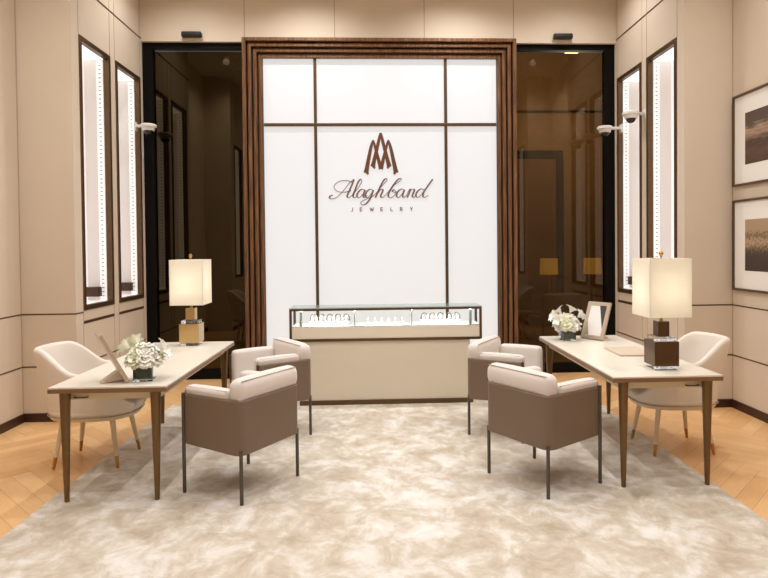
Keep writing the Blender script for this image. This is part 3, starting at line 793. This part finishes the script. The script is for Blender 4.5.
# folder on right desk, pen on left desk
bm = bmesh.new(); box(bm, -.145, .145, -.20, .20, 0, .006, .001); box(bm, -.143, .145, -.198, .198, .007, .014, .001)
o = link('leather_folder', bm, M['folder'], None, loc=(2.11, 5.08, DT)); o.rotation_euler = (0, 0, -.03)
tag(o, 'flat beige document folder lying on the right desk behind the lamp', 'folder')

# ------------------------------------------------------------------ guest armchairs
def armchair(label):
    r = thing('guest_armchair', label, 'armchair', (0, 0, RZ), 0, 'taupe armchairs in front of the desks')
    hx, hy = .312, .265; zb, zt = .325, .685; t = .022
    # shell: U-shaped plan with softly rounded rear corners, front (+Y) open
    path = []; rc = .065
    path.append((-hx, hy))
    for a in range(7):
        q = PI + a * PI / 12; path.append((-hx + rc + rc * math.cos(q), -hy + rc + rc * math.sin(q)))
    for a in range(7):
        q = 1.5 * PI + a * PI / 12; path.append((hx - rc + rc * math.cos(q), -hy + rc + rc * math.sin(q)))
    path.append((hx, hy))
    bm = bmesh.new(); cols = []
    for i, (x, y) in enumerate(path):
        a = path[max(i - 1, 0)]; b = path[min(i + 1, len(path) - 1)]; tx, ty = b[0] - a[0], b[1] - a[1]; l = math.hypot(tx, ty); nx, ny = -ty / l, tx / l
        cx_, cy_ = x + nx * t, y + ny * t
        zlo = zb + .0 + (.018 if i in (0, len(path) - 1) else 0)
        cols.append([bm.verts.new((x, y, zlo)), bm.verts.new((x, y, zt - .006)), bm.verts.new((x + nx * .006, y + ny * .006, zt)), bm.verts.new((cx_, cy_, zt)), bm.verts.new((cx_, cy_, zlo))])
    for c, d in zip(cols, cols[1:]):
        for k in range(5): bm.faces.new((c[k], d[k], d[(k + 1) % 5], c[(k + 1) % 5]))
    bm.faces.new(cols[0]); bm.faces.new(cols[-1][::-1])
    smooth_angle(link('shell', bm, M['taupe'], r), 35)
    bm = bmesh.new(); box(bm, -hx + .022, hx - .022, -hy + .022, hy - .01, zb + .012, zb + .05); link('seat_frame', bm, M['taupe'], r)
    def cushion(name, x0, x1, y0, y1, z0, z1, rr=.035, puff=.010):
        b = boxm(x0, x1, y0, y1, z0, z1, r=rr, seg=4); bmesh.ops.subdivide_edges(b, edges=[e for e in b.edges if e.calc_length() > .1], cuts=5, use_grid_fill=True)
        cx_, cy_, cz_ = (x0 + x1) / 2, (y0 + y1) / 2, (z0 + z1) / 2; wx, wy, wz = (x1 - x0) / 2, (y1 - y0) / 2, (z1 - z0) / 2
        for v in b.verts:
            u = ((v.co.x - cx_) / wx, (v.co.y - cy_) / wy, (v.co.z - cz_) / wz)
            f = [1 - min(1, abs(c)) ** 2 for c in u]
            v.co.z += puff * f[0] * f[1] * (1 if u[2] > 0 else -1) * abs(u[2]); v.co.y += puff * f[0] * f[2] * u[1]; v.co.x += puff * f[1] * f[2] * u[0]
        return link(name, b, M['cream_leather'], r, smooth=True)
    s_ = cushion('seat_cushion', -hx + .09, hx - .09, -hy + .10, hy + .065, zb + .05, .465, .04, .018)
    bk = cushion('back_cushion', -hx + .004, hx - .004, -hy + .004, -hy + .125, .44, .82, .052)
    # rear shell keeps outside of the lower cushion: pull the hidden lower part inwards
    for v in bk.data.vertices:
        if v.co.z < .70 and v.co.y < -hy + .05: v.co.y = max(v.co.y, -hy + t + .004)
        if v.co.z < .70: v.co.x = max(-hx + t + .004, min(hx - t - .004, v.co.x))
    for sx in (-1, 1):
        x0, x1 = sorted((sx * (hx - .003), sx * (hx - .095)))
        am = cushion('arm_cushion', x0, x1, -hy + .125, hy - .004, .40, .742, .03, .006)
        for v in am.data.vertices:
            if v.co.z < .69: v.co.x = (min if sx > 0 else max)(v.co.x, sx * (hx - t - .004))
        bm = bmesh.new(); xi = sx * (hx - .016); tube(bm, [(xi, -hy + .135, .736), (xi, hy - .03, .736), (xi, hy - .006, .71), (xi, hy - .005, .50)], .003, 6); link('piping', bm, M['piping'], am, smooth=True)
    bm = bmesh.new(); tube(bm, [(-hx + .03, -hy + .112, .811), (hx - .03, -hy + .112, .811)], .003, 6); tube(bm, [(-hx + .03, -hy + .018, .811), (hx - .03, -hy + .018, .811)], .003, 6)
    link('piping', bm, M['piping'], bk, smooth=True)
    for sx in (-1, 1):
        for sy in (-1, 1):
            bm = bmesh.new(); px, py = sx * (hx + (.002 if sy > 0 else -.022)), (hy - .004) if sy > 0 else (-hy + .022)
            taper(bm, (px, py, 0), (px, py, zt + .008 if sy > 0 else zb + .03), .0125, .0125, 14); smooth_angle(link('leg', bm, M['gun'], r))
    return r
def face(dx, dy): return math.atan2(dy, dx) - PI / 2
ch = armchair('taupe shell armchair with cream cushions in front of left desk, nearer the viewer')
ch.location = (-.965, 4.42, RZ); ch.rotation_euler = (0, 0, face(-.86, .52))
def center(cx_, cy_, ang_fwd, sx):
    """from rear near corner to centre; forward unit vector"""
    f = Vector((math.cos(ang_fwd), math.sin(ang_fwd))); s_ = Vector((-f.y, f.x)) * sx
    c = Vector((cx_, cy_)) + f * .265 + s_ * .312; return (c.x, c.y, RZ), ang_fwd - PI / 2
dup(ch, (1.172, 4.385, RZ), face(.85, .53), 'taupe shell armchair with cream cushions in front of right desk, nearer the viewer')
p, a = center(-.588, 5.536, PI + math.radians(34), -1)
dup(ch, p, a, 'taupe shell armchair with cream cushions in front of left desk, next to the counter')
p, a = center(.775, 5.434, -math.radians(31), 1)
dup(ch, p, a, 'taupe shell armchair with cream cushions in front of right desk, next to the counter')

# ------------------------------------------------------------------ ivory tub chairs behind the desks
def tub_chair(label):
    """faces +X; origin on the floor under the seat centre"""
    r = thing('tub_chair', label, 'chair', (0, 0, 0), 0, 'ivory tub chairs behind the desks')
    A, B = .36, .30
    def plan(phi, k):   # phi measured from the back (-X)
        c, s = math.cos(phi), math.sin(phi); n = 2.6
        rr = 1 / ((abs(c) / (A * k)) ** n + (abs(s) / (B * k)) ** n) ** (1 / n)
        return -c * rr, s * rr
    def sm(a, b, t): t = max(0, min(1, (t - a) / (b - a))); return t * t * (3 - 2 * t)
    def rim(phi):
        d = abs(math.degrees(phi)); h = .925 - .18 * sm(38, 84, d) - .09 * sm(84, 110, d) - .16 * sm(120, 158, d); return h
    bm = bmesh.new(); cols = []; n = 72; P0 = math.radians(160)
    zb = .400
    for i in range(n + 1):
        phi = -P0 + 2 * P0 * i / n; h = rim(phi); col = []
        lean = .07 * max(0, math.cos(phi))
        for q in range(9):                       # outer, bottom to rim
            t = q / 8; z = zb + (h - .025 - zb) * t; x, y = plan(phi, .90 + .13 * t ** .8)
            col.append((x - lean * t * (h - zb) / .5, y, z))
        for a in (30, 60, 90, 120, 150):         # rolled rim
            x, y = plan(phi, 1.03 - .075 * (1 - math.cos(math.radians(a)))); col.append((x - lean * (h - zb) / .5, y, h - .025 + .027 * math.sin(math.radians(a))))
        for q in range(8):                       # inner, down to the seat
            t = 1 - q / 7; z = .44 + (h - .025 - .44) * t; x, y = plan(phi, .80 + .075 * t); col.append((x - lean * t * (h - zb) / .5, y, z))
        cols.append([bm.verts.new(c) for c in col])
    for c, d in zip(cols, cols[1:]):
        for k in range(len(c) - 1): bm.faces.new((c[k], d[k], d[k + 1], c[k + 1]))
        bm.faces.new((c[-1], d[-1], d[0], c[0]))
    bm.faces.new(cols[0]); bm.faces.new(cols[-1][::-1])
    link('tub_shell', bm, M['white_leather'], r, smooth=True)
    def disc(bm, k0, prof, nn=64):
        rings = []
        for k, z in prof: rings.append([bm.verts.new((*plan(2 * PI * i / nn, k * k0), z)) for i in range(nn)])
        for a, b in zip(rings, rings[1:]):
            for i in range(nn): j = (i + 1) % nn; bm.faces.new((a[i], a[j], b[j], b[i]))
        bm.faces.new(rings[0]); bm.faces.new(rings[-1][::-1])
    bm = bmesh.new(); disc(bm, 1, [(.5, .405), (.90, .405), (.93, .415), (.93, .44), (.90, .475), (.80, .492), (.4, .50)]); link('seat_cushion', bm, M['white_leather'], r, smooth=True)
    bm = bmesh.new(); disc(bm, 1, [(.6, .372), (.88, .372), (.90, .38), (.91, .398), (.88, .404), (.5, .404)]); smooth_angle(link('seat_rim', bm, M['leg_cream'], r))
    bm = bmesh.new(); x = [(*plan(2 * PI * i / 60, .945), .407) for i in range(60)]; tube(bm, x, .004, 6, True); link('piping', bm, M['piping'], r, smooth=True)
    for sx in (-1, 1):
        for sy in (-1, 1):
            top = Vector((sx * .185, sy * .165, .376)); bot = Vector((sx * .243, sy * .218, 0)); k = bot.lerp(top, .24)
            bm = bmesh.new(); taper(bm, k, top, .0145, .023, 16); lg = smooth_angle(link('leg', bm, M['leg_cream'], r))
            bm = bmesh.new(); taper(bm, bot, k, .0105, .0148, 16); smooth_angle(link('brass_tip', bm, M['brass'], lg))
    return r
tc = tub_chair('ivory tub chair with brass tipped legs tucked behind the left desk')
tc.location = (-2.262, 5.02, RZ + .0005)
dup(tc, (2.43, 4.985, RZ + .0005), PI, 'ivory tub chair with brass tipped legs tucked behind the right desk')

# ------------------------------------------------------------------ made-up things behind the right glass, in place of reflections
def made_up_lamp(x, y, label):
    r = thing('made_up_side_lamp', label, 'lamp', (x, y, .62), 0, 'made-up yellow lamps in place of reflections in the tinted glass')
    m = mat('amber_shade', srgb(200, 150, 70), .7, emit=srgb(236, 190, 90), es=.3)  # glow of a mirrored lamp, put into the emission of a made-up shade
    bm = bmesh.new(); lathe(bm, [(.07, 0), (.07, .015), (.02, .03), (.035, .2), (.03, .4), (.01, .5), (.01, .62)], seg=18); smooth_angle(link('lamp_base', bm, M['brass'], r))
    bm = bmesh.new(); lathe(bm, [(.15, .60), (.14, .86)], seg=24); smooth_angle(link('lamp_shade', bm, m, r))
made_up_lamp(2.82, 10.0, 'made-up yellow lamp in place of a reflection in the right tinted glass, left of the pair')
made_up_lamp(3.55, 10.0, 'made-up yellow lamp in place of a reflection in the right tinted glass, right of the pair')
r = thing('made_up_console_table', 'made-up dim console table beyond the right tinted glass', 'table', (3.0, 10.0, 0))
link('tabletop', boxm(-.95, .95, -.2, .2, .58, .62, r=.004), M['desk_edge'], r)
for sx in (-1, 1):
    for sy in (-1, 1): link('leg', boxm(sx * .88 - .02, sx * .88 + .02, sy * .15 - .02, sy * .15 + .02, 0, .58), M['bronze_dk'], r)
def made_up_chair(x, y, label):
    r = thing('made_up_lounge_chair', label, 'armchair', (x, y, 0), 0, 'made-up lounge chairs in place of reflections in the tinted glass'); g = M['silverframe']
    link('seat', boxm(-.28, .28, -.28, .28, .12, .45, r=.05, seg=3), M['taupe'], r, smooth=True)
    link('backrest', boxm(-.30, .30, -.32, -.18, .12, .98, r=.06, seg=4), M['taupe'], r, smooth=True)
    for s in (-1, 1): link('armrest', boxm(min(s * .28, s * .38), max(s * .28, s * .38), -.28, .28, .12, .62, r=.04, seg=3), M['taupe'], r, smooth=True)
    for sx in (-1, 1):
        for sy in (-1, 1): link('leg', boxm(sx * .24 - .015, sx * .24 + .015, sy * .22 - .015, sy * .22 + .015, 0, .13), M['bronze_dk'], r)
made_up_chair(2.75, 9.35, 'made-up dim taupe lounge chair in place of a reflection in the right tinted glass')
